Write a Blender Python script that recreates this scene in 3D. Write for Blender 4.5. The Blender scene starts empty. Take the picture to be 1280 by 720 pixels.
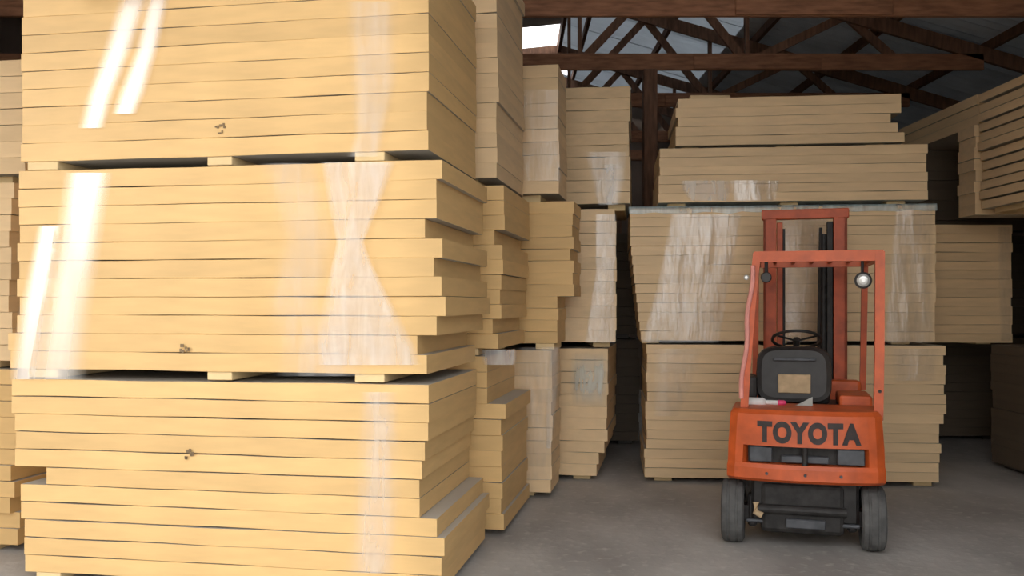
import bpy, bmesh, math, random
from mathutils import Vector, Matrix, noise
random.seed(7)
scene = bpy.context.scene
C = scene.collection
F_PX, HORIZON, CAM_Z = 1155.0, 380.0, 1.62

# ------------------------------------------------------------------ camera
cd = bpy.data.cameras.new('camera'); cam = bpy.data.objects.new('camera', cd); C.objects.link(cam)
cam.location = (0, 0, CAM_Z); cam.rotation_euler = (math.pi/2, 0, 0)
cd.sensor_width = 36.0; cd.lens = 36.0*F_PX/1280.0; cd.shift_y = (HORIZON-360.0)/1280.0
cd.clip_start = 0.05; cd.clip_end = 300
scene.camera = cam

# ------------------------------------------------------------------ sky, sun, exposure
SUN_AZ, SUN_EL = math.radians(38.0), math.radians(11.0)      # sun travels towards (+cos az, +sin az), low
w = bpy.data.worlds.new('world'); scene.world = w; w.use_nodes = True
nt = w.node_tree; bg = nt.nodes['Background']
sky = nt.nodes.new('ShaderNodeTexSky'); sky.sky_type = 'HOSEK_WILKIE'
tv = Vector((-math.cos(SUN_AZ)*math.cos(SUN_EL), -math.sin(SUN_AZ)*math.cos(SUN_EL), math.sin(SUN_EL)))
sky.sun_direction = tv; sky.turbidity = 4.0; sky.ground_albedo = 0.4
hs = nt.nodes.new('ShaderNodeMixRGB'); hs.inputs[0].default_value = 0.72
hs.inputs[2].default_value = (0.80, 0.80, 0.80, 1)
nt.links.new(sky.outputs[0], hs.inputs[1]); nt.links.new(hs.outputs[0], bg.inputs[0])
bg.inputs[1].default_value = 3.8
sl = bpy.data.lights.new('sun', 'SUN'); sun = bpy.data.objects.new('sun', sl); C.objects.link(sun)
sun.rotation_euler = (-tv).to_track_quat('-Z', 'Y').to_euler(); sun.location = (-8, -6, 5)
sl.energy = 0.65; sl.angle = math.radians(1.2); sl.color = (1.0, 0.96, 0.90)
vs = scene.view_settings
vs.view_transform = 'Standard'; vs.look = 'None'; vs.gamma = 1.0; vs.use_curve_mapping = False
vs.exposure = 0.35

# ------------------------------------------------------------------ materials
def mat(name, col, rough=0.6, metal=0.0, var=0.12, scale=8.0, bump=0.0, spec=0.5, stretch=(1,1,1), coat=0.0, rnd=0.0):
    m = bpy.data.materials.new(name); m.use_nodes = True
    n, l = m.node_tree.nodes, m.node_tree.links
    p = n['Principled BSDF']
    tc = n.new('ShaderNodeTexCoord'); mp = n.new('ShaderNodeMapping'); mp.inputs['Scale'].default_value = stretch
    nz = n.new('ShaderNodeTexNoise'); nz.inputs['Scale'].default_value = scale; nz.inputs['Detail'].default_value = 6
    l.new(tc.outputs['Object'], mp.inputs[0]); l.new(mp.outputs[0], nz.inputs[0])
    cr = n.new('ShaderNodeValToRGB')
    cr.color_ramp.elements[0].position = 0.3; cr.color_ramp.elements[1].position = 0.7
    cr.color_ramp.elements[0].color = tuple(c*(1-var) for c in col)+(1,)
    cr.color_ramp.elements[1].color = tuple(min(1, c*(1+var)) for c in col)+(1,)
    l.new(nz.outputs[0], cr.inputs[0])
    out = cr.outputs[0]
    if rnd:
        oi = n.new('ShaderNodeObjectInfo'); mr = n.new('ShaderNodeMapRange')
        mr.inputs[3].default_value = 1-rnd; mr.inputs[4].default_value = 1+rnd
        hv = n.new('ShaderNodeHueSaturation'); l.new(oi.outputs['Random'], mr.inputs[0]); l.new(mr.outputs[0], hv.inputs['Value'])
        l.new(out, hv.inputs['Color']); out = hv.outputs[0]
    l.new(out, p.inputs['Base Color'])
    p.inputs['Roughness'].default_value = rough; p.inputs['Metallic'].default_value = metal
    p.inputs['Specular IOR Level'].default_value = spec; p.inputs['Coat Weight'].default_value = coat
    p.inputs['Coat Roughness'].default_value = 0.35
    if bump:
        b = n.new('ShaderNodeBump'); b.inputs['Strength'].default_value = bump; b.inputs['Distance'].default_value = 0.02
        l.new(nz.outputs[0], b.inputs['Height']); l.new(b.outputs[0], p.inputs['Normal'])
    m['out'] = 1
    return m

def foam_mat(name, edge, facer, coat=0.15):
    """insulation board: yellow foam on the cut edges, paper facer on the big faces"""
    m = mat(name, edge, 0.65, var=0.07, scale=3.0, bump=0.06, stretch=(1, 1, 6), coat=coat, rnd=0.07)
    n, l = m.node_tree.nodes, m.node_tree.links
    p = n['Principled BSDF']; src = p.inputs['Base Color'].links[0].from_socket
    tc = n.new('ShaderNodeTexCoord'); sp = n.new('ShaderNodeSeparateXYZ'); ab = n.new('ShaderNodeMath'); ab.operation = 'ABSOLUTE'
    gt = n.new('ShaderNodeMath'); gt.operation = 'GREATER_THAN'; gt.inputs[1].default_value = 0.85
    mx = n.new('ShaderNodeMixRGB'); mx.inputs[2].default_value = facer+(1,)
    l.new(tc.outputs['Normal'], sp.inputs[0]); l.new(sp.outputs[2], ab.inputs[0]); l.new(ab.outputs[0], gt.inputs[0])
    l.new(gt.outputs[0], mx.inputs[0]); l.new(src, mx.inputs[1]); l.new(mx.outputs[0], p.inputs['Base Color'])
    return m

FOAM = foam_mat('yellow_foam', (0.74, 0.485, 0.205), (0.50, 0.46, 0.40))
FOAM_B = foam_mat('lifted_foam', (0.80, 0.58, 0.33), (0.48, 0.43, 0.36))  # paler foam copy: film haze and weak daylight made up for in colour
FOAM_SHADE = foam_mat('shade_toned_board', (0.13, 0.095, 0.065), (0.10, 0.08, 0.06))  # darkened foam copy: the shade of the recesses is in its colour
M = {
 'skid': mat('skid_foam', (0.80, 0.60, 0.32), 0.8, var=0.05),
 'timber': mat('truss_timber', (0.30, 0.135, 0.07), 0.75, var=0.35, scale=5, stretch=(1, 6, 6), bump=0.2),
 'timber_dark': mat('old_timber', (0.17, 0.085, 0.05), 0.8, var=0.35, scale=5, stretch=(6, 6, 1), bump=0.2),
 'roof': mat('galvanised_sheet', (0.50, 0.52, 0.53), 0.55, metal=0.0, var=0.18, scale=2.0),
 'siding': mat('wall_siding', (0.20, 0.15, 0.12), 0.85, var=0.25, scale=2.0, stretch=(1, 1, 0.3)),
 'yard': mat('yard_gravel', (0.42, 0.38, 0.32), 0.95, var=0.2, scale=20),
 'orange': mat('orange_paint', (0.58, 0.10, 0.020), 0.45, var=0.2, scale=9, coat=0.1),
 'mast_orange': mat('mast_paint', (0.50, 0.085, 0.022), 0.5, var=0.25, scale=9),
 'black': mat('black_vinyl', (0.022, 0.020, 0.019), 0.5, var=0.3, scale=12, bump=0.1),
 'dark': mat('greasy_steel', (0.030, 0.028, 0.027), 0.6, metal=0.3, var=0.5, scale=14, bump=0.2),
 'grey': mat('grey_steel', (0.085, 0.09, 0.10), 0.55, metal=0.3, var=0.35, scale=10),
 'tire': mat('dusty_rubber', (0.10, 0.10, 0.098), 0.9, var=0.3, scale=14, bump=0.3),
 'chrome': mat('lamp_reflector', (0.62, 0.62, 0.60), 0.3, metal=0.5, var=0.05),
 'pink': mat('pink_highlight', (0.78, 0.33, 0.28), 0.4, var=0.15, scale=10),
 'white': mat('white_plastic', (0.75, 0.75, 0.74), 0.5, var=0.05),
 'magenta': mat('pink_cap', (0.75, 0.06, 0.18), 0.5, var=0.05),
 'paper': mat('grey_paper', (0.42, 0.43, 0.40), 0.8, var=0.08),
 'card': mat('tan_card', (0.50, 0.37, 0.22), 0.8, var=0.2, scale=16),
 'letter': mat('black_lettering', (0.035, 0.024, 0.022), 0.6, var=0.3, scale=20),
 'ink': mat('grey_ink', (0.22, 0.15, 0.08), 0.8, var=0.2),
 'skid_shade': mat('shade_toned_skid', (0.085, 0.07, 0.06), 0.4, var=0.3, scale=4, bump=0.3),  # skid colour with shade painted in, for the shade-toned bundles
}

def floor_mat():
    m = bpy.data.materials.new('dusty_concrete'); m.use_nodes = True
    n, l = m.node_tree.nodes, m.node_tree.links; p = n['Principled BSDF']
    tc = n.new('ShaderNodeTexCoord')
    a = n.new('ShaderNodeTexNoise'); a.inputs['Scale'].default_value = 1.3; a.inputs['Detail'].default_value = 8
    mp = n.new('ShaderNodeMapping'); mp.inputs['Scale'].default_value = (1, 0.5, 1)
    l.new(tc.outputs['Object'], mp.inputs[0]); l.new(mp.outputs[0], a.inputs[0])
    b = n.new('ShaderNodeTexNoise'); b.inputs['Scale'].default_value = 14; b.inputs['Detail'].default_value = 8
    l.new(tc.outputs['Object'], b.inputs[0])
    r1 = n.new('ShaderNodeValToRGB'); r1.color_ramp.elements[0].position = 0.36; r1.color_ramp.elements[1].position = 0.66
    r1.color_ramp.elements[0].color = (0.33, 0.31, 0.29, 1); r1.color_ramp.elements[1].color = (0.53, 0.505, 0.475, 1)
    l.new(a.outputs[0], r1.inputs[0])
    r2 = n.new('ShaderNodeValToRGB'); r2.color_ramp.elements[0].position = 0.56; r2.color_ramp.elements[1].position = 0.74
    r2.color_ramp.elements[0].color = (0, 0, 0, 1); r2.color_ramp.elements[1].color = (0.6, 0.6, 0.6, 1)
    l.new(b.outputs[0], r2.inputs[0])
    mx = n.new('ShaderNodeMixRGB'); mx.inputs[2].default_value = (0.62, 0.59, 0.55, 1)
    l.new(r2.outputs[0], mx.inputs[0]); l.new(r1.outputs[0], mx.inputs[1]); l.new(mx.outputs[0], p.inputs['Base Color'])
    p.inputs['Roughness'].default_value = 0.85
    bp = n.new('ShaderNodeBump'); bp.inputs['Strength'].default_value = 0.25; bp.inputs['Distance'].default_value = 0.02
    l.new(b.outputs[0], bp.inputs['Height']); l.new(bp.outputs[0], p.inputs['Normal'])
    return m
M['floor'] = floor_mat()
def translucent_mat(fac, name):
    m = mat(name, (0.50, 0.53, 0.55), 0.5, var=0.2, scale=2.0)
    n, l = m.node_tree.nodes, m.node_tree.links
    t = n.new('ShaderNodeBsdfTranslucent'); t.inputs[0].default_value = (0.78, 0.82, 0.86, 1)
    mx = n.new('ShaderNodeMixShader'); mx.inputs[0].default_value = fac
    l.new(n['Principled BSDF'].outputs[0], mx.inputs[1]); l.new(t.outputs[0], mx.inputs[2])
    l.new(mx.outputs[0], n['Material Output'].inputs[0]); return m
M['roof_lit'] = translucent_mat(0.27, 'brightened_roof_sheet'); M['roof_lit_low'] = translucent_mat(0.05, 'slightly_brightened_roof_sheet')  # translucency added to brighten the roof underside, stronger near the ridge

def film_mat(name, milky, gloss, rough, tint=(0.93, 0.94, 0.95), wr=28.0, bump=0.15):
    """clear stretch film: transparent + milky + gloss, cover = film density, also the fade of glare strips"""
    m = bpy.data.materials.new(name); m.use_nodes = True
    n, l = m.node_tree.nodes, m.node_tree.links
    n.remove(n['Principled BSDF']); out = n['Material Output']
    at = n.new('ShaderNodeAttribute'); at.attribute_name = 'cover'
    tc = n.new('ShaderNodeTexCoord'); mp = n.new('ShaderNodeMapping'); mp.inputs['Scale'].default_value = (3.0, 3.0, 0.6)
    mp.inputs['Rotation'].default_value = (0, 0.3, 0)
    nz = n.new('ShaderNodeTexNoise'); nz.inputs['Scale'].default_value = wr/6; nz.inputs['Detail'].default_value = 5; nz.inputs['Distortion'].default_value = 0.6
    l.new(tc.outputs['Object'], mp.inputs[0]); l.new(mp.outputs[0], nz.inputs[0])
    mr = n.new('ShaderNodeMapRange'); mr.inputs[1].default_value = 0.3; mr.inputs[2].default_value = 0.7
    mr.inputs[3].default_value = 0.35; mr.inputs[4].default_value = 1.0; l.new(nz.outputs[0], mr.inputs[0])
    def mul(a, b):
        x = n.new('ShaderNodeMath'); x.operation = 'MULTIPLY'
        for i, v in ((0, a), (1, b)):
            if hasattr(v, 'links'): l.new(v, x.inputs[i])
            else: x.inputs[i].default_value = v
        return x.outputs[0]
    cov = mul(at.outputs['Fac'], mr.outputs[0])
    bp = n.new('ShaderNodeBump'); bp.inputs['Strength'].default_value = bump; bp.inputs['Distance'].default_value = 0.02
    l.new(nz.outputs[0], bp.inputs['Height'])
    tr = n.new('ShaderNodeBsdfTransparent'); df = n.new('ShaderNodeBsdfDiffuse'); df.inputs[0].default_value = tint+(1,)
    gl = n.new('ShaderNodeBsdfGlossy'); gl.inputs['Roughness'].default_value = rough
    l.new(bp.outputs[0], gl.inputs['Normal'])
    m1 = n.new('ShaderNodeMixShader'); m2 = n.new('ShaderNodeMixShader')
    l.new(mul(cov, milky), m1.inputs[0]); l.new(tr.outputs[0], m1.inputs[1]); l.new(df.outputs[0], m1.inputs[2])
    l.new(mul(cov, gloss), m2.inputs[0]); l.new(m1.outputs[0], m2.inputs[1]); l.new(gl.outputs[0], m2.inputs[2])
    l.new(m2.outputs[0], out.inputs[0])
    return m
FILM = film_mat('stretch_film', 0.45, 0.10, 0.30)
FILM_MILKY = film_mat('bunched_stretch_film', 0.42, 0.08, 0.35)
FILM_GLARE = film_mat('glare_streak_film', 0.16, 0.55, 0.38, wr=3.0, bump=0.02)  # high gloss, for strips that draw the sun's glare
FILM_CRINKLE = film_mat('crinkled_stretch_film', 0.16, 0.22, 0.25, wr=60.0, bump=0.35)
FILM_BLUE = film_mat('bluish_stretch_film', 0.75, 0.12, 0.3, tint=(0.66, 0.84, 0.90))

# ------------------------------------------------------------------ mesh helpers
def obj(name, bm, m, parent=None, smooth=False):
    me = bpy.data.meshes.new(name); bm.normal_update(); bm.to_mesh(me); bm.free()
    if smooth:
        for p in me.polygons: p.use_smooth = True
    me.materials.append(m)
    o = bpy.data.objects.new(name, me); C.objects.link(o); o.parent = parent
    return o
def tag(o, label=None, cat=None, group=None, kind=None):
    if label: o['label'] = label
    if cat: o['category'] = cat
    if group: o['group'] = group
    if kind: o['kind'] = kind
    return o
def empty(name, loc=(0, 0, 0), rz=0.0, **k):
    o = bpy.data.objects.new(name, None); C.objects.link(o); o.location = loc; o.rotation_euler = (0, 0, rz)
    o.empty_display_size = 0.2
    return tag(o, **k)
def add_box(bm, lo, hi, bev=0.0, seg=1, mtx=None):
    r = bmesh.ops.create_cube(bm, size=1.0); vs_ = r['verts']
    c = [(a+b)/2 for a, b in zip(lo, hi)]; s = [abs(b-a) for a, b in zip(lo, hi)]
    for v in vs_: v.co = Vector((v.co.x*s[0]+c[0], v.co.y*s[1]+c[1], v.co.z*s[2]+c[2]))
    if mtx is not None:
        for v in vs_: v.co = mtx @ v.co
    if bev:
        es = list({e for v in vs_ for e in v.link_edges})
        bmesh.ops.bevel(bm, geom=es, offset=bev, segments=seg, affect='EDGES', profile=0.5)
def boxbm(lo, hi, bev=0.0, seg=1, mtx=None):
    bm = bmesh.new(); add_box(bm, lo, hi, bev, seg, mtx); return bm
def add_tube(bm, pts, r, n=10, sq=None, caps=True):
    """tube (round) or bar (sq=(w,h)) along a polyline"""
    pts = [Vector(p) for p in pts]; rings = []
    for i, p in enumerate(pts):
        t = (pts[min(i+1, len(pts)-1)]-pts[max(i-1, 0)]).normalized()
        up = Vector((0, 0, 1)) if abs(t.z) < 0.9 else Vector((0, 1, 0))
        a = t.cross(up).normalized(); b = a.cross(t).normalized()
        if sq: ring = [p+a*x*sq[0]/2+b*y*sq[1]/2 for x, y in ((-1, -1), (1, -1), (1, 1), (-1, 1))]
        else: ring = [p+a*math.cos(2*math.pi*k/n)*r+b*math.sin(2*math.pi*k/n)*r for k in range(n)]
        rings.append([bm.verts.new(q) for q in ring])
    k = len(rings[0])
    for A, B in zip(rings, rings[1:]):
        for j in range(k): bm.faces.new((A[j], A[(j+1) % k], B[(j+1) % k], B[j]))
    if caps: bm.faces.new(rings[0][::-1]); bm.faces.new(rings[-1])
def tubebm(pts, r=0.01, n=10, sq=None):
    bm = bmesh.new(); add_tube(bm, pts, r, n, sq); bmesh.ops.recalc_face_normals(bm, faces=bm.faces); return bm
def add_lathe(bm, prof, axis='x', n=28, c=(0, 0, 0)):
    rings = []
    for a, r in prof:
        ring = []
        for k in range(n):
            t = 2*math.pi*k/n; u, v = r*math.cos(t), r*math.sin(t)
            q = {'x': (a, u, v), 'y': (u, a, v), 'z': (u, v, a)}[axis]
            ring.append(bm.verts.new(Vector(q)+Vector(c)))
        rings.append(ring)
    for A, B in zip(rings, rings[1:]):
        for j in range(n): bm.faces.new((A[j], A[(j+1) % n], B[(j+1) % n], B[j]))
    bm.faces.new(rings[0][::-1]); bm.faces.new(rings[-1])
    bmesh.ops.recalc_face_normals(bm, faces=bm.faces)
def lathebm(prof, axis='x', n=28, c=(0, 0, 0)):
    bm = bmesh.new(); add_lathe(bm, prof, axis, n, c); return bm

# ------------------------------------------------------------------ the setting
XL, XR, YF, YB = -6.0, 7.4, 1.5, 17.5          # shed: left, right, open front, back
RIDGE_X, RIDGE_Z, PITCH, PITCH_L = 0.75, 5.75, 0.29, 0.10
def roof_z(x): return RIDGE_Z-(PITCH*(x-RIDGE_X) if x > RIDGE_X else PITCH_L*(RIDGE_X-x))

tag(obj('floor', boxbm((XL, -3.0, -0.12), (XR, YB, 0.0)), M['floor']), 'dusty grey concrete floor of the storage shed', kind='structure')
tag(obj('yard_ground', boxbm((-45, -45, -0.3), (50, 45, -0.13)), M['yard']), 'pale gravel yard around the shed', kind='structure')

def wall(name, parts, label):
    bm = bmesh.new()
    for lo, hi in parts: add_box(bm, lo, hi)
    return tag(obj(name, bm, M['siding']), label, kind='structure')
ez = roof_z(XL)-0.12
SUN_GAP_Y, SUN_GAP_Y2 = 0.66, 3.55                     # added side opening, cut so the low sun reaches only the near stack
wall('wall_left', [((XL-0.1, -9.0, 0), (XL, SUN_GAP_Y, 6.0)), ((XL-0.1, SUN_GAP_Y, 4.78), (XL, SUN_GAP_Y2, 5.3)), ((XL-0.1, SUN_GAP_Y2, 0), (XL, YB, 5.16))], 'dark siding wall on the left, with doorway and wing added to shape the sun')  # wing past the open front is added to block stray sun
wall('wall_right', [((XR, YF, 0), (XR+0.1, YB, roof_z(XR)-0.05))], 'dark siding wall along the right of the shed')
wall('wall_front_blocker', [((3.0, YF-0.1, 0), (XR, YF, 4.6))], 'unseen dark wall added right of the open front to block daylight')  # out of view, added to darken the right side
# gable end wall, with a ragged gap at the top near the ridge
bm = bmesh.new()
def gable(bm, x0, x1, z0=0.0, ztop=None):
    a = roof_z(x0) if ztop is None else ztop; b = roof_z(x1) if ztop is None else ztop
    pts = [(x0, z0), (x1, z0), (x1, b+0.11), (x0, a+0.11)]
    f = [bm.verts.new((x, YB, z)) for x, z in pts]; g = [bm.verts.new((x, YB+0.1, z)) for x, z in pts]
    bm.faces.new(f); bm.faces.new(g[::-1])
    for i in range(4): bm.faces.new((f[i], g[i], g[(i+1) % 4], f[(i+1) % 4]))
gable(bm, XL, RIDGE_X); gable(bm, RIDGE_X, XR)
bmesh.ops.recalc_face_normals(bm, faces=bm.faces)
tag(obj('wall_back', bm, M['siding']), 'dark gable end wall at the far end of the shed', kind='structure')

# roof: corrugated sheets laid one by one on purlins
ceil = empty('ceiling', (0, 0, 0), kind='structure', label='underside of the corrugated sheet roof')
def sheet_mesh(x0, x1, wdt, m='roof', up=0.0):
    bm = bmesh.new(); n = 12; rows = []
    for k in range(n+1):
        y = wdt*k/n; dz = 0.012*(1 if k % 2 else -1)
        rows.append([bm.verts.new((x, y, roof_z(x)+0.13+dz+up)) for x in (x0, x1)])
    for A, B in zip(rows, rows[1:]): bm.faces.new((A[0], A[1], B[1], B[0]))
    bmesh.ops.recalc_face_normals(bm, faces=bm.faces)
    bmesh.ops.solidify(bm, geom=list(bm.faces), thickness=0.004)
    me = bpy.data.meshes.new('roof_sheet'); bm.to_mesh(me); bm.free(); me.materials.append(M[m]); return me
SH = 0.975
mr_, mru_, ml_, ml2_ = sheet_mesh(3.0, XR+0.35, SH+0.02, 'roof_lit_low'), sheet_mesh(RIDGE_X, 3.25, SH+0.02, 'roof_lit', 0.012), sheet_mesh(XL-0.35, RIDGE_X, SH+0.02), sheet_mesh(XL-0.35, -0.75, SH+0.02)
mrs_ = sheet_mesh(1.02, 3.25, SH+0.02, 'roof_lit', 0.012)
ns = int((YB+0.3-YF)/SH)+1
for i in range(ns):
    y = YF-0.2+i*SH
    gap = 13.0 < y < 15.3                        # two sheets are short of the ridge: the bright gap
    for me in (mr_, mrs_ if y < 16.4 < y+SH else mru_, ml2_ if gap else ml_):
        o = bpy.data.objects.new('roof_sheet', me); C.objects.link(o); o.parent = ceil; o.location = (0, y, random.uniform(-0.004, 0.004))
for x in [XL+0.8+1.05*k for k in range(13)]:
    z = roof_z(x)+0.06
    o = obj('purlin', boxbm((x-0.025, YF-0.15, z-0.055), (x+0.025, YB, z+0.05)), M['timber_dark'], ceil)
obj('ridge_board', boxbm((RIDGE_X-0.025, YF-0.15, RIDGE_Z-0.12), (RIDGE_X+0.025, YB, RIDGE_Z+0.09)), M['timber_dark'], ceil)

CH0, CH1 = 4.20, 4.38
def truss(i, y):
    t = empty('trim_%d' % (i+1), (0, y, 0), kind='structure')
    ord_ = ['first', 'second', 'third', 'fourth', 'fifth', 'sixth', 'seventh', 'eighth', 'ninth', 'tenth'][i]
    tag(t, 'brown timber roof truss, %s from the open front of the shed' % ord_)
    hw = 0.025
    obj('tie_beam', boxbm((XL+0.02, -hw, CH0), (5.2, hw, CH1), 0.004), M['timber'], t)
    obj('splice_plate', boxbm((2.0, -hw-0.03, CH0+0.005), (3.4, -hw-0.001, CH1-0.02), 0.003), M['timber'], t)
    for a, b in ((XL+0.02, RIDGE_X), (RIDGE_X, XR-0.02)):
        bm = bmesh.new()
        pts = [(a, roof_z(a)-0.16), (b, roof_z(b)-0.16), (b, roof_z(b)), (a, roof_z(a))]
        f = [bm.verts.new((x, -hw, z)) for x, z in pts]; g = [bm.verts.new((x, hw, z)) for x, z in pts]
        bm.faces.new(f); bm.faces.new(g[::-1])
        for k in range(4): bm.faces.new((f[k], g[k], g[(k+1) % 4], f[(k+1) % 4]))
        bmesh.ops.recalc_face_normals(bm, faces=bm.faces)
        obj('rafter', bm, M['timber_dark'], t)
    zc = (CH0+CH1)/2
    webs = [((RIDGE_X, zc), (RIDGE_X, RIDGE_Z-0.14)), ((-1.9, zc), (-0.75, roof_z(-0.75)-0.1)),
            ((RIDGE_X, zc), (1.75, roof_z(1.75)-0.1)), ((1.75, roof_z(1.75)-0.1), (2.6, zc)), ((2.6, zc), (2.6, roof_z(2.6)-0.1)),
            ((2.6, zc), (3.7, roof_z(3.7)-0.08)), ((-1.9, zc), (-2.6, roof_z(-2.6)-0.08)), ((3.7, roof_z(3.7)-0.08), (4.3, zc))]
    for (x0, z0), (x1, z1) in webs:
        obj('web', tubebm([(x0, hw+0.022, z0), (x1, hw+0.022, z1)], sq=(0.04, 0.09)), M['timber_dark'], t)
for i, y in enumerate([2.6, 4.5, 6.4, 8.3, 10.2, 12.1, 14.75, 16.6]): truss(i, y)
# timber posts under the tie beams
for px, py, lab in ((1.52, 10.2, 'dark timber post rising to the roof left of the back stack'), (1.8, 15.9, 'dark timber post far back under the roof truss')):
    tag(obj('timber_post', boxbm((px-0.075, py-0.075, 0), (px+0.075, py+0.075, CH0), 0.006), M['timber_dark']), lab, 'post', kind='structure')

# ------------------------------------------------------------------ insulation board bundles
W0, D0, T0 = 2.44, 1.22, 0.105
def board_mesh(seed):
    """one board: chamfered slab, slightly bowed; origin at centre of its underside"""
    rr = random.Random(seed); bm = bmesh.new(); ns_ = 15; rings = []; c = 0.002
    ph = rr.uniform(0, 6.28); am = rr.uniform(0.0014, 0.0030)
    for i in range(ns_):
        u = i/(ns_-1); x = (u-0.5)*W0
        zb = am*(0.6*math.sin(ph+u*5.5)+0.6*math.sin(ph*3+u*17)); zt = T0+am*(0.6*math.sin(ph*1.7+u*7)+0.6*math.sin(ph*2.3+u*21))-0.0006
        yj = rr.uniform(-0.002, 0.002); h = D0/2
        ring = [(x, -h+c+yj, zb), (x, h-c, zb), (x, h, zb+c), (x, h, zt-c), (x, h-c, zt), (x, -h+c+yj, zt), (x, -h+yj, zt-c), (x, -h+yj, zb+c)]
        rings.append([bm.verts.new(p) for p in ring])
    for A, B in zip(rings, rings[1:]):
        for j in range(8): bm.faces.new((A[j], A[(j+1) % 8], B[(j+1) % 8], B[j]))
    bm.faces.new(rings[0][::-1]); bm.faces.new(rings[-1])
    bmesh.ops.recalc_face_normals(bm, faces=bm.faces)
    me = bpy.data.meshes.new('board'); bm.to_mesh(me); bm.free(); return me
BM_ = {}
for key, mt in (('a', FOAM), ('b', FOAM_B), ('d', FOAM_SHADE)):
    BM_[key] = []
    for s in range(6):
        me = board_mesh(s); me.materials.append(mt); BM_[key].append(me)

class Bundle:
    """a wrapped bundle of boards. (xr, yr) is the world position of its front right lower corner"""
    def __init__(s, label, xr, yr, z0, yaw=-10.0, W=W0, D=D0, H=1.2, n=11, skid=0.05, key='a', ends=None, jit=0.010, skids=None, group=None, name='board_bundle', cat='board bundle', thick_fill=0.988):
        s.yaw = math.radians(yaw); s.W, s.D, s.H, s.z0, s.skid = W, D, H, z0, skid
        ux = Vector((math.cos(s.yaw), math.sin(s.yaw), 0)); uy = Vector((-math.sin(s.yaw), math.cos(s.yaw), 0))
        s.ux, s.uy = ux, uy; s.fr = Vector((xr, yr, z0)); s.c = s.fr-ux*W/2+uy*D/2
        s.root = empty(name, s.c, s.yaw); tag(s.root, label, cat, group)
        rr = random.Random(int(abs(xr*1000+yr*77+z0*31)))
        pitch = (H-skid-0.005)/n; off = rr.randrange(6)
        for i in range(n):                       # i = 0 lowest
            dl, dr = rr.uniform(-jit, jit), rr.uniform(-jit, jit)
            dy = rr.uniform(-jit, jit)*0.6
            if ends and i in ends:
                e = ends[i]; dl = e[0] if e[0] is not None else dl; dr = e[1] if e[1] is not None else dr
                if len(e) > 2: dy = e[2]
            o = bpy.data.objects.new('board', BM_[key][(off+i*5) % 6 if i % 3 else rr.randrange(6)]); C.objects.link(o); o.parent = s.root
            wd = W-dl+dr                         # dl > 0 pulls the left end in, dr > 0 pushes the right end out
            o.scale = (wd/W0*(1 if rr.random() < .5 else -1), D/D0, pitch*thick_fill/T0)
            o.location = ((dl+dr)/2, dy, skid+pitch*i)
            o.rotation_euler = (0, rr.uniform(-1, 1)*0.0006, rr.uniform(-1, 1)*0.002)
        if skid:
            for f, wd in (skids if skids is not None else [(0.07, 0.16), (0.5, 0.16), (0.90, 0.16)]):
                x = -W/2+f*W
                obj('skid', boxbm((x-wd/2, -D/2+(0.01 if key == 'a' else 0.10), 0.0), (x+wd/2, D/2-0.10, skid), 0.004), M['skid_shade' if key == 'd' else 'skid'], s.root)
    def local(s, px, py, off=0.0):
        """where the line of sight through a pixel meets the (offset) front face, in the bundle's own coordinates"""
        d = Vector(((px-640.0)/F_PX, 1.0, -(py-HORIZON)/F_PX)); o = Vector((0, 0, CAM_Z))
        n = -s.uy; p0 = s.fr+n*off
        t = (p0-o).dot(n)/d.dot(n); q = o+d*t-s.c
        return Vector((q.dot(s.ux), q.dot(s.uy), q.z))
    def film(s, rows, m=FILM, off=0.012, nu=10, amp=0.006, cover=1.0, soft=0.25, name='stretch_film', bulge=0.0, seed=0, vsoft=0.0, label=None):
        """sheet of film over the front face; rows = [(y pixel, x left, x right), ...] measured on the photograph"""
        bm = bmesh.new(); g = []
        lay = bm.verts.layers.float.new('cover'); out = []
        sub = []
        for (y0, a0, b0), (y1, a1, b1) in zip(rows, rows[1:]):
            k = max(1, int(abs(y1-y0)/14))
            for j in range(k):
                t = j/k; sub.append((y0+(y1-y0)*t, a0+(a1-a0)*t, b0+(b1-b0)*t))
        sub.append(rows[-1])
        for ri, (y, a, b) in enumerate(sub):
            r = []
            for i in range(nu+1):
                u = i/nu; p = s.local(a+(b-a)*u, y, off)
                wv = noise.noise(Vector((p.x*9+seed, p.z*3.0, seed*3.1)))
                p.y -= amp*(wv+1.0)*(0.3+0.7*math.sin(math.pi*u))+bulge*math.sin(math.pi*u)
                v = bm.verts.new(p)
                e = min(1.0, min(u, 1-u)/soft) if soft > 0 else 1.0
                if vsoft: e *= min(1.0, (min(ri, len(sub)-1-ri)+0.02)/max(1, vsoft*len(sub)))
                v[lay] = cover*(e*e*(3-2*e)); r.append(v)
            g.append(r)
        for A, B in zip(g, g[1:]):
            for i in range(nu): bm.faces.new((A[i], A[i+1], B[i+1], B[i]))
        bmesh.ops.recalc_face_normals(bm, faces=bm.faces)
        o = obj(name, bm, m, s.root, smooth=True)
        if label: o['label'] = label
        return o
    def ink(s, px, py, sz=0.05, seed=0):
        """small printed mark on a board edge"""
        rr = random.Random(seed); p = s.local(px, py, 0.009); bm = bmesh.new()
        for k in range(7):
            a = rr.uniform(0, 6.28); q = p+Vector((math.cos(a)*sz*rr.uniform(.3, .7), 0, math.sin(a)*sz*rr.uniform(.2, .6)))
            w_, h_ = rr.uniform(.004, .010), rr.uniform(.004, .012)
            add_box(bm, (q.x-w_, q.y-0.001, q.z-h_), (q.x+w_, q.y+0.002, q.z+h_))
        obj('printed_mark', bm, M['ink'], s.root)

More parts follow.
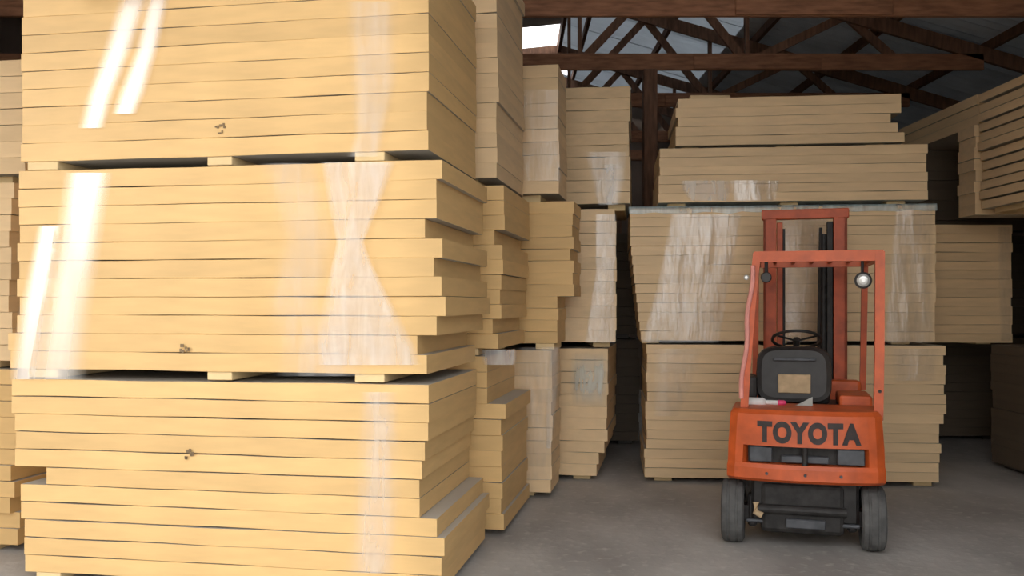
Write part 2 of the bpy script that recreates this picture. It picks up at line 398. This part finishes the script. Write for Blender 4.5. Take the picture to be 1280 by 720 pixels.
# --- big near stack (A): three bundles, sunlit
SK = [(0.055, 0.20), (0.505, 0.15), (0.862, 0.17)]
def pxr(x): return (x-537)/231.0                 # pixels right of the corner -> metres at the right end
def pxl(x): return (x-22)/213.0
AX, AY = -0.446, 5.0
eA1 = {}
for i, (xl, xr_) in enumerate([(28, 549), (28, 552), (28, 556), (22, 546), (22, 524), (58, 524), (14, 527), (16, 531), (14, 535), (10, 536), (10, 536)]):
    eA1[i] = (pxl(xl), pxr(xr_))
A1 = Bundle('near sunlit bundle of yellow foam boards, at the bottom of the big stack', AX, AY, 0.0, H=1.19, n=11, ends=eA1, W=2.48, thick_fill=0.958)
eA2 = {}
for i, (xl, xr_) in enumerate([(8, 534), (4, 521), (18, 546), (20, 557), (18, 553), (20, 542), (18, 553), (22, 531), (20, 546), (20, 546), (20, 553)]):
    eA2[i] = (pxl(xl), pxr(xr_))
A2 = Bundle('near sunlit bundle of yellow foam boards with bunched white film, middle of the big stack', AX, AY, 1.19, H=1.215, n=11, ends=eA2, W=2.48, skids=SK)
A3 = Bundle('near sunlit bundle of yellow foam boards, on top of the big stack', AX, AY, 2.405, H=1.22, n=11, W=2.48, skids=SK, jit=0.005,
            ends={i: (pxl(24+random.uniform(-2, 2)), pxr(535+random.uniform(-1.5, 1.5))) for i in range(11)})
A2.film([(203, 400, 496), (250, 408, 478), (303, 420, 456), (330, 414, 466), (380, 402, 492), (432, 392, 520), (456, 392, 528)], FILM_MILKY, off=0.022, nu=16, amp=0.012, soft=0.12, seed=3, label='milky bunched stretch film')
A2.film([(204, 322, 402), (300, 350, 424), (380, 330, 410), (470, 340, 470)], FILM, off=0.016, cover=0.45, seed=5, soft=0.4)
A3.film([(2, 430, 500), (100, 436, 500), (170, 440, 482), (196, 430, 478)], FILM_MILKY, off=0.018, nu=12, amp=0.008, cover=0.55, soft=0.3, seed=8)
A1.film([(490, 448, 500), (620, 440, 505), (716, 430, 500)], FILM, off=0.016, cover=0.7, seed=9, soft=0.4)
# glare streaks: glossy film strips shaped like the sun's reflection
A3.film([(-14, 150, 192), (60, 128, 168), (120, 106, 144), (160, 96, 132)], FILM_GLARE, off=0.02, nu=8, amp=0.0, soft=0.45, seed=1, label='film strip shaped as a sun glare streak', name='glare_strip')
A3.film([(-14, 184, 216), (60, 168, 200), (115, 146, 184), (142, 138, 172)], FILM_GLARE, off=0.02, nu=8, amp=0.0, soft=0.45, seed=2, label='film strip shaped as a sun glare streak', name='glare_strip')
A2.film([(216, 80, 142), (300, 66, 130), (380, 52, 118), (474, 34, 110)], FILM_GLARE, off=0.02, nu=8, amp=0.0, soft=0.45, seed=4, label='film strip shaped as a sun glare streak', name='glare_strip')
A2.film([(282, 46, 80), (380, 24, 66), (474, 10, 54)], FILM_GLARE, off=0.02, nu=8, amp=0.0, soft=0.45, seed=6, label='film strip shaped as a sun glare streak', name='glare_strip')
A3.ink(275, 160, seed=1); A2.ink(229, 436, seed=2); A1.ink(234, 568, seed=3)

# --- stack behind it (B)
eB = {0: (0, .02), 1: (0, .0), 2: (0, .01), 3: (0, .0), 4: (0, .0), 5: (0, .01), 6: (0, .0), 7: (0, .03), 8: (0, -.10), 9: (0, -.10), 10: (0, -.10)}
B1 = Bundle('shaded bundle with one long lit board, on the floor right behind the big stack', -0.075, 6.42, 0.0, H=1.26, n=11, ends=eB, D=1.12)
B2 = Bundle('shaded bundle with uneven lit board ends, second level right behind the big stack', -0.075, 6.42, 1.26, H=1.19, n=11, D=1.12,
            ends={0: (0, -.02), 1: (0, -.06), 2: (0, .0), 3: (0, -.01), 4: (0, .0), 5: (0, .015), 6: (0, .01), 7: (0, -.05), 8: (0, .025), 9: (0, .02), 10: (0, .02)})
B3 = Bundle('brown shaded bundle, third level right behind the big stack', -0.10, 6.42, 2.45, H=1.62, n=15, D=1.12, key='b')
B1.film([(437, 602, 646), (448, 602, 646), (456, 604, 644)], FILM_MILKY, off=0.03, soft=0.1, seed=11)

# --- C: wrapped stack further along the left row
C1 = Bundle('film-wrapped bundle on the floor, third along the left row', 0.33, 7.68, 0.0, H=1.24, n=11, D=0.56, key='b')
C2 = Bundle('bundle with orange-yellow lit board ends, second level of the left row', 0.515, 7.68, 1.24, H=1.24, n=12, D=0.56,
            ends={0: (0, -.14), 1: (0, -.14), 2: (0, -.13), 3: (0, -.14), 4: (0, .0), 5: (0, -.01), 6: (0, .0), 7: (0, -.03), 8: (0, .0), 9: (0, -.015), 10: (0, -.01), 11: (0, 0)})
C3 = Bundle('bundle wrapped in clear film, third level of the left row', 0.385, 7.68, 2.48, H=1.14, n=10, D=0.56, key='b', skid=0.06)
C1.film([(434, 648, 692), (470, 648, 692), (540, 648, 691), (600, 648, 690)], FILM_CRINKLE, off=0.015, cover=0.6, soft=0.15, seed=12)
C1.film([(434, 684, 700), (500, 682, 697), (560, 682, 690)], FILM_MILKY, off=0.03, cover=0.6, soft=0.3, seed=13)  # milky strip painting the white highlight on the wrapped edge
C3.film([(112, 652, 700), (170, 650, 700), (226, 648, 702)], FILM_CRINKLE, off=0.02, cover=0.5, soft=0.1, seed=14)
C3.film([(120, 650, 658), (170, 645, 655), (212, 636, 647)], FILM_MILKY, off=0.035, cover=1.0, soft=0.3, seed=15, label='film edge with its highlight as a milky strip')  # vertical highlight painted as a pale strip

# --- D
D1 = Bundle('uneven bundle with a pale film window, on the floor, last of the left row', 0.87, 8.42, 0.0, H=1.22, n=11, W=1.22, key='b', skids=[(0.1, .16), (0.5, .16), (0.8, .16)],
            ends={0: (0, -.10), 1: (0, -.08), 2: (0, -.03), 3: (0, .0), 4: (0, -.01)})
D2 = Bundle('grey film-wrapped bundle, second level at the end of the left row', 0.955, 8.50, 1.22, H=1.28, n=11, W=1.22, key='b', yaw=0)
D3 = Bundle('tall pale bundle with film skirt, on top at the end of the left row', 1.10, 8.66, 2.505, H=1.165, n=10, W=1.22, key='b', skid=0.06, yaw=-8)
D1.film([(438, 714, 764), (465, 712, 762), (486, 712, 760), (510, 712, 758)], FILM_BLUE, off=0.02, vsoft=0.4, cover=0.9, soft=0.2, seed=17, amp=0.015, label='pale bluish window of film')
D2.film([(268, 744, 771), (340, 744, 770), (428, 730, 770)], FILM_CRINKLE, off=0.02, cover=0.8, soft=0.12, seed=18)
D3.film([(190, 730, 784), (225, 738, 782), (256, 746, 774)], FILM_CRINKLE, off=0.02, cover=0.7, soft=0.2, seed=19)
D3.film([(206, 752, 772), (235, 754, 772), (256, 757, 768)], FILM_MILKY, off=0.035, cover=0.9, soft=0.3, seed=20, label='bright hanging tail of film')

# --- E: stack in the gap behind, shade put into its colour
E1 = Bundle('shade-toned bundle on the floor deep in the gap between the stacks', 1.46, 10.62, 0.0, H=1.22, n=11, W=1.5, key='d', yaw=0)
E2 = Bundle('shade-toned bundle stacked on another deep in the gap', 1.42, 10.62, 1.22, H=1.22, n=11, W=1.5, key='d', yaw=0)

# --- F: stack behind the forklift
FY = 8.25; fs = FY/F_PX
def FX(px): return (px-640)*fs
FYAW = -6.0; FYR, FYL = FY-0.13, FY+0.13         # the stack stands slightly askew, right end nearer
def FR(px): return (px-640)*FYR/F_PX
def FW(pl, pr): return (FR(pr)-(pl-640)*FYL/F_PX)/math.cos(math.radians(FYAW))
rF = random.Random(4)
F1 = Bundle('tan bundle on the floor behind the forklift', FR(1181), FYR, 0.0, yaw=FYAW, D=1.15, W=FW(808, 1181), H=1.26, n=14, skid=0.05, key='b',
            ends={i: (rF.uniform(-.012, .012)+(.0 if i > 3 else -.01), rF.uniform(-.015, .015)-(.04 if i < 6 else 0)) for i in range(14)}, skids=[(0.06, .16), (0.36, .12), (0.63, .12), (0.94, .16)])
F2 = Bundle('tan bundle in crinkled film behind the forklift mast, second level', FR(1169), FYR, 1.26, yaw=FYAW, D=1.15, W=FW(788, 1169), H=1.235, n=14, skid=0.03, key='b',
            ends={i: ((10-i)*.0095 if i < 10 else 0.0, rF.uniform(-.008, .008)) for i in range(14)})
F3 = Bundle('flat bundle with a film skirt, third level behind the forklift', FR(1160), FYR+0.02, 2.51, yaw=FYAW, D=1.15, W=FW(824, 1160), H=0.525, n=6, skid=0.03, key='b')
F4 = Bundle('short bundle of loose boards, topmost behind the forklift', FR(1130), FYR+0.06, 3.035, yaw=FYAW, D=1.15, W=FW(845, 1130), H=0.455, n=5, skid=0.02, key='b',
            ends={0: (0, .03), 1: (.0, -.03), 2: (0.02, -.09), 3: (0, 0), 4: (.02, 0)})
tag(obj('loose_board', boxbm((FX(872), FY+0.35, 3.49), (FX(925), FY+1.0, 3.565), 0.008), FOAM_B), 'loose board offcut lying on the topmost bundle', 'board')
F2.film([(268, 838, 928), (300, 832, 924), (360, 820, 912), (428, 800, 900)], FILM_CRINKLE, off=0.02, nu=18, amp=0.02, cover=0.85, soft=0.08, seed=21)
F2.film([(270, 972, 1036), (340, 974, 1034), (428, 972, 1036)], FILM_CRINKLE, off=0.02, nu=12, amp=0.02, cover=0.65, soft=0.12, seed=22)
F2.film([(262, 1118, 1168), (330, 1112, 1166), (428, 1104, 1168)], FILM_CRINKLE, off=0.02, nu=12, amp=0.02, cover=0.7, soft=0.12, seed=23)
F1.film([(436, 816, 880), (470, 816, 870), (520, 816, 850)], FILM_CRINKLE, off=0.02, nu=8, amp=0.015, cover=0.5, soft=0.2, seed=24)
F1.film([(436, 1112, 1178), (476, 1116, 1170)], FILM_CRINKLE, off=0.02, nu=8, amp=0.012, cover=0.6, soft=0.2, seed=25)
F3.film([(226, 850, 914), (238, 852, 914), (251, 862, 912)], FILM_MILKY, off=0.03, nu=10, amp=0.02, cover=0.8, soft=0.1, seed=26)
F3.film([(226, 912, 976), (240, 914, 972), (251, 916, 970)], FILM_CRINKLE, off=0.03, nu=14, amp=0.03, cover=1.0, soft=0.1, seed=27)
# film cap sheet lying over the second level bundle, edge hanging down
bm = bmesh.new(); lay = bm.verts.layers.float.new('cover'); g = []
x0, x1 = -F2.W/2-0.01, F2.W/2+0.01
for y, z in ((F2.D/2, F2.H+0.006), (-F2.D/2-0.012, F2.H+0.008), (-F2.D/2-0.02, F2.H-0.03), (-F2.D/2-0.018, F2.H-0.055)):
    r = []
    for i in range(25):
        v = bm.verts.new((x0+(x1-x0)*i/24, y-(0.01*noise.noise(Vector((i*.9, z*9, 2))) if z < F2.H else 0), z+(0.02*noise.noise(Vector((i*.7, 5, 1))) if z < F2.H-0.05 else 0)))
        v[lay] = 0.75; r.append(v)
    g.append(r)
for A, B in zip(g, g[1:]):
    for i in range(24): bm.faces.new((A[i], A[i+1], B[i+1], B[i]))
bmesh.ops.recalc_face_normals(bm, faces=bm.faces)
tag(obj('film_cap', bm, FILM_BLUE, F2.root, True), 'grey film cap along the top edge')

# --- G: bundle behind F that carries the offset one
G1 = Bundle('bundle on the floor hidden behind the stack at the forklift', 4.40, 9.56, 0.0, yaw=0, H=1.2, n=13, key='b')
G2 = Bundle('tan bundle jutting out to the right behind the forklift stack', 5.17, 9.56, 1.2, yaw=0, H=1.245, n=13, skid=0.02, key='b')
G2.film([(284, 1246, 1264), (350, 1248, 1265), (426, 1250, 1265)], FILM_CRINKLE, off=0.02, nu=6, amp=0.01, cover=0.7, soft=0.2, seed=28)
# --- right row
H1 = Bundle('shade-toned bundle on the floor at the right edge', 7.1, 7.6, 0.0, yaw=0, W=2.30, D=1.65, H=1.22, n=13, key='d')
H2 = Bundle('dark bundle on the second level at the right edge', 7.1, 7.6, 1.22, yaw=0, W=1.90, D=1.65, H=1.26, n=13, key='b')
H3 = Bundle('brown slatted bundle high up at the right edge', 6.92, 7.6, 2.48, yaw=0, W=2.44, D=1.25, H=1.16, n=12, key='b', skid=0.05, jit=0.03, thick_fill=0.82)
J1 = Bundle('narrow brown bundle end beside the slatted bundle high on the right', 6.92, 8.9, 2.48, yaw=0, W=2.46, D=0.33, H=0.87, n=8, key='b', skid=0.0)
J2 = Bundle('shade-toned bundle in the recess above the jutting bundle', 6.92, 10.40, 2.449, yaw=0, W=2.44, D=0.33, H=0.905, n=8, key='d', skid=0.0)
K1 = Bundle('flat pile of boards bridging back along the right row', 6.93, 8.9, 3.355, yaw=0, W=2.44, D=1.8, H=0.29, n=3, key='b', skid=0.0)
N1 = Bundle('shade-toned bundle added on the floor in the far right corner behind the jutting bundle', 6.95, 11.0, 0.0, yaw=0, W=2.44, H=1.22, n=11, key='d')  # this pair is added to darken the gap where lit floor showed
N2 = Bundle('shade-toned bundle added on top in the far right corner', 6.95, 11.0, 1.22, yaw=0, W=2.44, H=1.22, n=11, key='d')
# --- far left stack
L1 = Bundle('bundle on the floor at the left edge, beside the big stack', -3.235, 6.02, 0.0, H=1.2, n=11, jit=0.03)
L2 = Bundle('bundle on the second level at the left edge', -3.26, 6.02, 1.2, H=1.22, n=11, jit=0.02, key='b')
L3 = Bundle('brown bundle on the third level at the left edge', -3.18, 6.02, 2.42, H=0.80, n=7, key='b')

# ------------------------------------------------------------------ forklift
FK = empty('forklift', (1.96, 6.2, 0), math.radians(-16.0), label='small orange counterbalance forklift seen from behind in front of the back stack', cat='forklift')
def rear_y(x, k=0.0): return -0.235-k+0.075*(abs(x)/0.5)**2.4
def cw_layer(bm, z0, z1, k0, k1, hw0, hw1, notch=None):
    """one layer of the cast counterweight: k = how far the back swells, hw = half width"""
    def ring(z, k, hw):
        pts = []
        xs = [-1+2*i/20 for i in range(21)]
        for t in xs:
            x = t*hw
            y = rear_y(t*0.5, k)
            if abs(t) > 0.999: y += 0.02
            if notch and notch[0] <= x <= notch[1]: y = rear_y(t*0.5, 0)+notch[2]
            pts.append((x, y, z))
        pts += [(hw, 0.28, z), (-hw, 0.28, z)]
        return [bm.verts.new(p) for p in pts]
    a, b = ring(z0, k0, hw0), ring(z1, k1, hw1); n = len(a)
    for i in range(n): bm.faces.new((a[i], a[(i+1) % n], b[(i+1) % n], b[i]))
    bm.faces.new(a[::-1]); bm.faces.new(b)
bm = bmesh.new()
cw_layer(bm, 0.455, 0.475, -0.01, 0.015, 0.485, 0.497)
cw_layer(bm, 0.475, 0.545, 0.015, 0.012, 0.497, 0.497)
cw_layer(bm, 0.545, 0.572, 0.012, 0.0, 0.497, 0.492)
cw_layer(bm, 0.572, 0.690, 0.0, 0.0, 0.492, 0.488, notch=(-0.36, 0.375, 0.10))
cw_layer(bm, 0.690, 0.895, 0.0, -0.01, 0.488, 0.474)
cw_layer(bm, 0.895, 0.922, -0.01, -0.04, 0.474, 0.455)
bmesh.ops.recalc_face_normals(bm, faces=bm.faces)
CW = obj('counterweight', bm, M['orange'], FK)
obj('air_slot', boxbm((-0.36, -0.145, 0.574), (0.375, -0.125, 0.688)), M['dark'], CW)
for a, b in ((-0.35, -0.205), (0.20, 0.365)):
    obj('slot_panel', boxbm((a, -0.205, 0.582), (b, -0.15, 0.682), 0.006), M['grey'], CW)
obj('drawbar_plate', boxbm((-0.15, -0.20, 0.582), (0.15, -0.15, 0.628), 0.006), M['grey'], CW)
obj('drawbar_pin', lathebm([(0.56, .018), (0.70, .018), (0.71, .012)], 'z', 12, (0.0, -0.215, 0)), M['dark'], CW)
for x in (-0.24, 0.0, 0.22):
    obj('bolt', lathebm([(-0.012, .009), (0.01, .012)], 'y', 8, (x, rear_y(x, 0.012), 0.512)), M['grey'], CW)
# TOYOTA lettering, following the curve of the casting
fc = bpy.data.curves.new('lettering', 'FONT'); fc.body = 'TOYOTA'; fc.size = 0.20; fc.extrude = 0.003; fc.offset = 0.012
fc.space_character = 1.16; fc.align_x = 'CENTER'
fo = bpy.data.objects.new('lettering', fc); C.objects.link(fo)
dg = bpy.context.evaluated_depsgraph_get(); dg.update()
lm = bpy.data.meshes.new_from_object(fo.evaluated_get(dg)); bpy.data.objects.remove(fo); bpy.data.curves.remove(fc)
xs = [v.co.x for v in lm.vertices]; ys = [v.co.y for v in lm.vertices]
sx = 0.645/(max(xs)-min(xs)); sy = 0.142/(max(ys)-min(ys)); mx_, my_ = (max(xs)+min(xs))/2, min(ys)
for v in lm.vertices:
    x = (v.co.x-mx_)*sx+0.022; z = (v.co.y-my_)*sy+0.712
    v.co = Vector((x, rear_y(x/0.481*0.5, -0.01*(z-0.69)/0.205)-0.003-v.co.z, z))
lm.materials.clear(); lm.materials.append(M['letter'])
lo = bpy.data.objects.new('lettering', lm); C.objects.link(lo); lo.parent = CW; lo['label'] = 'black block letters TOYOTA'

# chassis, hood, cowl
obj('chassis', boxbm((-0.34, -0.10, 0.17), (0.34, 1.35, 0.46), 0.02), M['dark'], FK)
obj('hood', boxbm((-0.40, 0.26, 0.46), (0.42, 0.80, 0.86), 0.04, 2), M['orange'], FK)
obj('hood_deck', boxbm((-0.43, 0.05, 0.86), (0.45, 0.82, 0.905), 0.012), M['black'], FK)
obj('floor_plate', boxbm((-0.42, 0.78, 0.44), (0.46, 1.30, 0.48), 0.006), M['dark'], FK)
obj('cowl', boxbm((-0.36, 1.18, 0.46), (0.46, 1.32, 1.02), 0.03, 2), M['orange'], FK)
obj('side_tank', boxbm((0.24, 0.30, 0.90), (0.46, 0.72, 0.985), 0.02, 2), M['orange'], FK)
obj('dash', boxbm((-0.30, 1.08, 0.98), (0.19, 1.26, 1.10), 0.03, 2), M['black'], FK)
for x, h in ((0.10, 1.20), (0.15, 1.19)):
    lv = obj('control_lever', tubebm([(x, 1.14, 1.08), (x-0.01, 1.08, h)], 0.008, 8), M['dark'], FK)
    obj('knob', lathebm([(h-.01, .010), (h+.005, .018), (h+.02, .016), (h+.03, .006)], 'z', 10, (x-0.01, 1.08, 0)), M['black'], lv)
# overhead guard
gz0, gz1 = 1.905, 1.975
bm = bmesh.new()
add_tube(bm, [(-0.325, 0.0, gz0+.035), (0.495, 0.0, gz0+.035)], 0, sq=(0.055, 0.072))
add_tube(bm, [(-0.33, 1.16, gz0+.035), (0.50, 1.16, gz0+.035)], 0, sq=(0.05, 0.06))
add_tube(bm, [(-0.305, 0.0, gz0+.035), (-0.325, 1.16, gz0+.035)], 0, sq=(0.05, 0.06))
add_tube(bm, [(0.472, 0.0, gz0+.035), (0.478, 1.16, gz0+.035)], 0, sq=(0.05, 0.06))
bmesh.ops.recalc_face_normals(bm, faces=bm.faces)
OG = obj('overhead_guard', bm, M['orange'], FK)
for k in range(5):
    x = -0.19+0.135*k
    obj('roof_bar', tubebm([(x, 0.02, gz0+.045), (x, 1.14, gz0+.045)], sq=(0.025, 0.03)), M['mast_orange'], OG)
lg = obj('leg', tubebm([(-0.392, -0.02, 0.86), (-0.375, -0.015, 1.15), (-0.335, -0.005, 1.65), (-0.305, 0.0, gz1-0.01)], sq=(0.052, 0.06)), M['orange'], OG)
obj('leg', tubebm([(0.462, -0.02, 0.86), (0.470, -0.01, 1.3), (0.474, 0.0, gz1-0.01)], sq=(0.058, 0.06)), M['orange'], OG)
obj('leg', tubebm([(-0.345, 1.24, 0.95), (-0.335, 1.16, gz0+.02)], sq=(0.045, 0.05)), M['mast_orange'], OG)
obj('leg', tubebm([(0.472, 1.24, 0.95), (0.482, 1.16, gz0+.02)], sq=(0.045, 0.05)), M['mast_orange'], OG)
pts = [(-0.312+(-0.078)*t-0.020+0.008*math.sin(t*13), -0.048, 1.88-0.90*t) for t in [i/16 for i in range(17)]]
obj('thin_tube', tubebm(pts, 0.016, 8), M['pink'], OG)['label'] = 'pink tube for the highlight along the left leg'  # pink tube stands in for the highlight on the leg
obj('bolt', lathebm([(-0.012, .010), (0.012, .012)], 'y', 10, (0.470, -0.045, 1.05)), M['dark'], OG)
# lamps
LP = obj('work_lamp', lathebm([(-0.055, .046), (-0.05, .055), (-0.02, .054), (0.03, .030), (0.04, .012)], 'y', 24, (0.368, -0.0, 1.775)), M['black'], FK)
obj('lens', lathebm([(-0.066, .012), (-0.063, .028), (-0.053, .044)], 'y', 24, (0.368, 0, 1.775)), M['chrome'], LP)
obj('bracket', tubebm([(0.368, 0.02, 1.80), (0.368, 0.01, 1.92)], 0.010, 8), M['dark'], LP)
L2_ = obj('work_lamp', lathebm([(-0.045, .030), (-0.04, .036), (0.0, .036), (0.03, .02)], 'y', 20, (-0.245, 0.0, 1.80)), M['black'], FK)
obj('bracket', tubebm([(-0.245, 0.0, 1.83), (-0.245, 0.0, 1.92)], 0.012, 8), M['dark'], L2_)
obj('reflector', lathebm([(-0.04, .010), (-0.035, .018), (-0.02, .018)], 'y', 14, (-0.375, -0.02, 1.80)), M['chrome'], FK)
# seat
def seat_back():
    bm = bmesh.new(); prof = []
    W_, H_ = 0.26, 0.40
    for fy, k in ((-0.045, 0.86), (-0.06, 0.97), (-0.02, 1.0), (0.05, 0.98), (0.065, 0.85)):
        ring = []
        for i in range(28):
            t = 2*math.pi*i/28; c_, s_ = math.cos(t), math.sin(t)
            ex = 0.42
            x = W_*k*math.copysign(abs(c_)**ex, c_)*(1-0.07*max(0, s_)); z = H_/2*k*math.copysign(abs(s_)**ex, s_)
            ring.append(bm.verts.new((x-0.06, 0.45+fy-0.14*(z/H_)*-1*0.2, 1.118+z)))
        prof.append(ring)
    for A, B in zip(prof, prof[1:]):
        for i in range(28): bm.faces.new((A[i], A[(i+1) % 28], B[(i+1) % 28], B[i]))
    bm.faces.new(prof[0][::-1]); bm.faces.new(prof[-1]); bmesh.ops.recalc_face_normals(bm, faces=bm.faces)
    return bm
ST = obj('seat', boxbm((-0.31, 0.42, 0.90), (0.19, 0.86, 1.03), 0.04, 3), M['black'], FK, True)
bk = obj('backrest', seat_back(), M['black'], ST, False)
obj('back_rib', boxbm((-0.20, 0.381, 1.215), (0.09, 0.394, 1.235), 0.004), M['grey'], bk)
obj('worn_patch', boxbm((-0.168, 0.378, 0.985), (0.055, 0.395, 1.118), 0.004), M['card'], bk)['label'] = 'tan worn patch on the seat back'
obj('armrest', boxbm((-0.40, 0.36, 0.93), (-0.31, 0.62, 1.10), 0.03, 2), M['black'], ST)
# steering wheel
SWT = Matrix.Translation((-0.03, 0.95, 1.345)) @ Matrix.Rotation(math.radians(-24), 4, 'X')
bm = bmesh.new(); R_, r_ = 0.18, 0.012; rings = []
for i in range(36):
    a = 2*math.pi*i/36
    rings.append([bm.verts.new(SWT @ Vector(((R_+r_*math.cos(b))*math.cos(a), (R_+r_*math.cos(b))*math.sin(a), r_*math.sin(b)))) for b in [2*math.pi*j/8 for j in range(8)]])
for i in range(36):
    A, B = rings[i], rings[(i+1) % 36]
    for j in range(8): bm.faces.new((A[j], A[(j+1) % 8], B[(j+1) % 8], B[j]))
bmesh.ops.recalc_face_normals(bm, faces=bm.faces)
SW = obj('steering_wheel', bm, M['black'], FK, True)
for a in (90, 210, 330):
    t = math.radians(a); obj('spoke', tubebm([SWT @ Vector((0, 0, -0.01)), SWT @ Vector((R_*math.cos(t), R_*math.sin(t), 0))], 0.008, 8), M['black'], SW)
obj('column', tubebm([SWT @ Vector((0, 0, 0.01)), (-0.03, 1.10, 1.05)], 0.025, 12), M['black'], SW)
# wheels
def wheel(x, y, r, wd, out):
    t = bmesh.new(); h = wd/2
    add_lathe(t, [(-h*0.8, r*0.60), (-h*0.97, r*0.72), (-h, r*0.86), (-h*0.85, r*0.96), (-h*0.5, r), (-h*0.42, r*0.975), (-h*0.30, r*0.975), (-h*0.24, r), (h*0.24, r),
                  (h*0.30, r*0.975), (h*0.42, r*0.975), (h*0.5, r), (h*0.85, r*0.96), (h, r*0.86), (h*0.97, r*0.72), (h*0.8, r*0.60)], 'x', 36, (x, y, r))
    o = obj('tire', t, M['tire'], FK, False)
    obj('hub', lathebm([(-h*0.86, r*0.3), (-h*0.7, r*0.62), (h*0.7, r*0.62), (h*0.86, r*0.3)], 'x', 24, (x, y, r)), M['mast_orange'], o)
    for k in range(5):
        a = 2*math.pi*k/5
        obj('lug_nut', boxbm((x+out*h*0.70, y+r*.42*math.cos(a)-.012, r+r*.42*math.sin(a)-.012), (x+out*h*0.88, y+r*.42*math.cos(a)+.012, r+r*.42*math.sin(a)+.012), .002), M['grey'], o)
wheel(-0.462, 0.0, 0.212, 0.150, -1); wheel(0.428, 0.0, 0.212, 0.150, 1)
wheel(-0.37, 1.30, 0.25, 0.17, -1); wheel(0.46, 1.30, 0.25, 0.17, 1)
# steer axle and running gear seen under the counterweight
AX_ = obj('steer_axle', tubebm([(-0.40, 0.0, 0.21), (0.37, 0.0, 0.21)], sq=(0.12, 0.10)), M['dark'], FK)
obj('axle_beam', boxbm((-0.28, -0.12, 0.10), (0.25, 0.10, 0.43), 0.03, 2), M['dark'], AX_)
obj('steer_cylinder', tubebm([(-0.30, -0.13, 0.26), (0.26, -0.13, 0.26)], 0.032, 14), M['dark'], AX_)
obj('tie_rod', tubebm([(-0.37, -0.10, 0.17), (0.34, -0.10, 0.17)], 0.014, 10), M['grey'], AX_)
obj('guard_plate', boxbm((-0.12, -0.155, 0.145), (0.13, -0.125, 0.205), 0.006), M['grey'], AX_)
for x in (-0.335, 0.30):
    obj('knuckle', boxbm((x-0.03, -0.07, 0.12), (x+0.03, 0.07, 0.34), 0.015), M['dark'], AX_)
obj('exhaust', tubebm([(-0.31, -0.14, 0.30), (-0.31, -0.16, 0.24), (-0.27, -0.16, 0.22)], 0.022, 12), M['card'], FK)['label'] = 'rusty pipe end'
# mast
my, mc = 1.55, 0.046
MT = obj('mast', boxbm((mc-0.345, my-0.05, 2.325), (mc+0.345, my+0.05, 2.405), 0.006), M['mast_orange'], FK)
for s in (-1, 1):
    bm = bmesh.new(); a, b = mc+s*0.33, mc+s*0.225
    add_box(bm, (min(a, b), my-0.06, 0.10), (max(a, b), my-0.035, 2.33), 0.003)      # channel section
    add_box(bm, (min(a, b), my+0.035, 0.10), (max(a, b), my+0.06, 2.33), 0.003)
    add_box(bm, (min(a, a-s*0.025), my-0.06, 0.10), (max(a, a-s*0.025), my+0.06, 2.33), 0.003)
    obj('outer_rail', bm, M['mast_orange'], MT)
    bm = bmesh.new(); a, b = mc+s*0.222, mc+s*0.175
    add_box(bm, (min(a, b), my-0.02, 0.14), (max(a, b), my+0.08, 2.30), 0.004)
    obj('inner_rail', bm, M['dark'] if s > 0 else M['mast_orange'], MT)
obj('tie_bar', boxbm((mc-0.33, my-0.07, 0.62), (mc+0.33, my-0.02, 0.74), 0.006), M['mast_orange'], MT)
obj('lift_cylinder', tubebm([(mc+0.15, my+0.03, 0.12), (mc+0.15, my+0.03, 2.20)], 0.026, 14), M['dark'], MT)
obj('thin_tube', tubebm([(mc+0.105, my-0.02, 0.7), (mc+0.11, my-0.03, 1.4), (mc+0.125, my-0.02, 2.25)], 0.013, 8), M['black'], MT)  # hydraulic hose on the mast
obj('chain', tubebm([(mc-0.165, my+0.02, 0.5), (mc-0.165, my+0.02, 2.25)], sq=(0.02, 0.012)), M['dark'], MT)
# carriage and forks, tines slid under the floor bundle
CG = obj('carriage', boxbm((mc-0.40, my+0.09, 0.36), (mc+0.40, my+0.115, 0.44), 0.004), M['dark'], FK)
obj('carriage_bar', boxbm((mc-0.40, my+0.09, 0.10), (mc+0.40, my+0.115, 0.17), 0.004), M['dark'], CG)
for x in (mc-0.22, mc+0.22):
    bm = bmesh.new()
    add_box(bm, (x-0.045, my+0.117, 0.02), (x+0.045, my+0.150, 0.46), 0.004)
    add_box(bm, (x-0.045, my+0.117, 0.02), (x+0.045, my+0.44, 0.05), 0.004)
    obj('fork', bm, M['dark'], CG)

# small things lying on the forklift's rear deck
sb = empty('spray_bottle', FK.matrix_basis @ Vector((-0.30, 0.16, 0.905+0.032)), math.radians(-16), label='white bottle with pink cap lying on the forklift deck', cat='bottle')
obj('body', lathebm([(-0.10, .026), (-0.095, .032), (0.03, .032), (0.05, .018)], 'x', 18), M['white'], sb, True)
obj('neck', lathebm([(0.05, .016), (0.13, .016)], 'x', 14), M['white'], sb)
obj('cap', lathebm([(0.13, .018), (0.17, .018), (0.185, .010)], 'x', 14), M['magenta'], sb)
bm = bmesh.new()
q = [(-0.09, 0.0, 0.0), (0.06, 0.0, 0.0), (0.06, 0.03, 0.075), (-0.02, 0.02, 0.03)]
f = [bm.verts.new(p) for p in q]; g = [bm.verts.new((x, y+0.004, z)) for x, y, z in q]
bm.faces.new(f); bm.faces.new(g[::-1])
for i in range(4): bm.faces.new((f[i], g[i], g[(i+1) % 4], f[(i+1) % 4]))
bmesh.ops.recalc_face_normals(bm, faces=bm.faces)
o = obj('folded_card', bm, M['paper']); o.location = FK.matrix_basis @ Vector((0.0, 0.15, 0.906)); o.rotation_euler = (0, 0, math.radians(-16))
tag(o, 'folded grey card propped on the forklift deck', 'card')
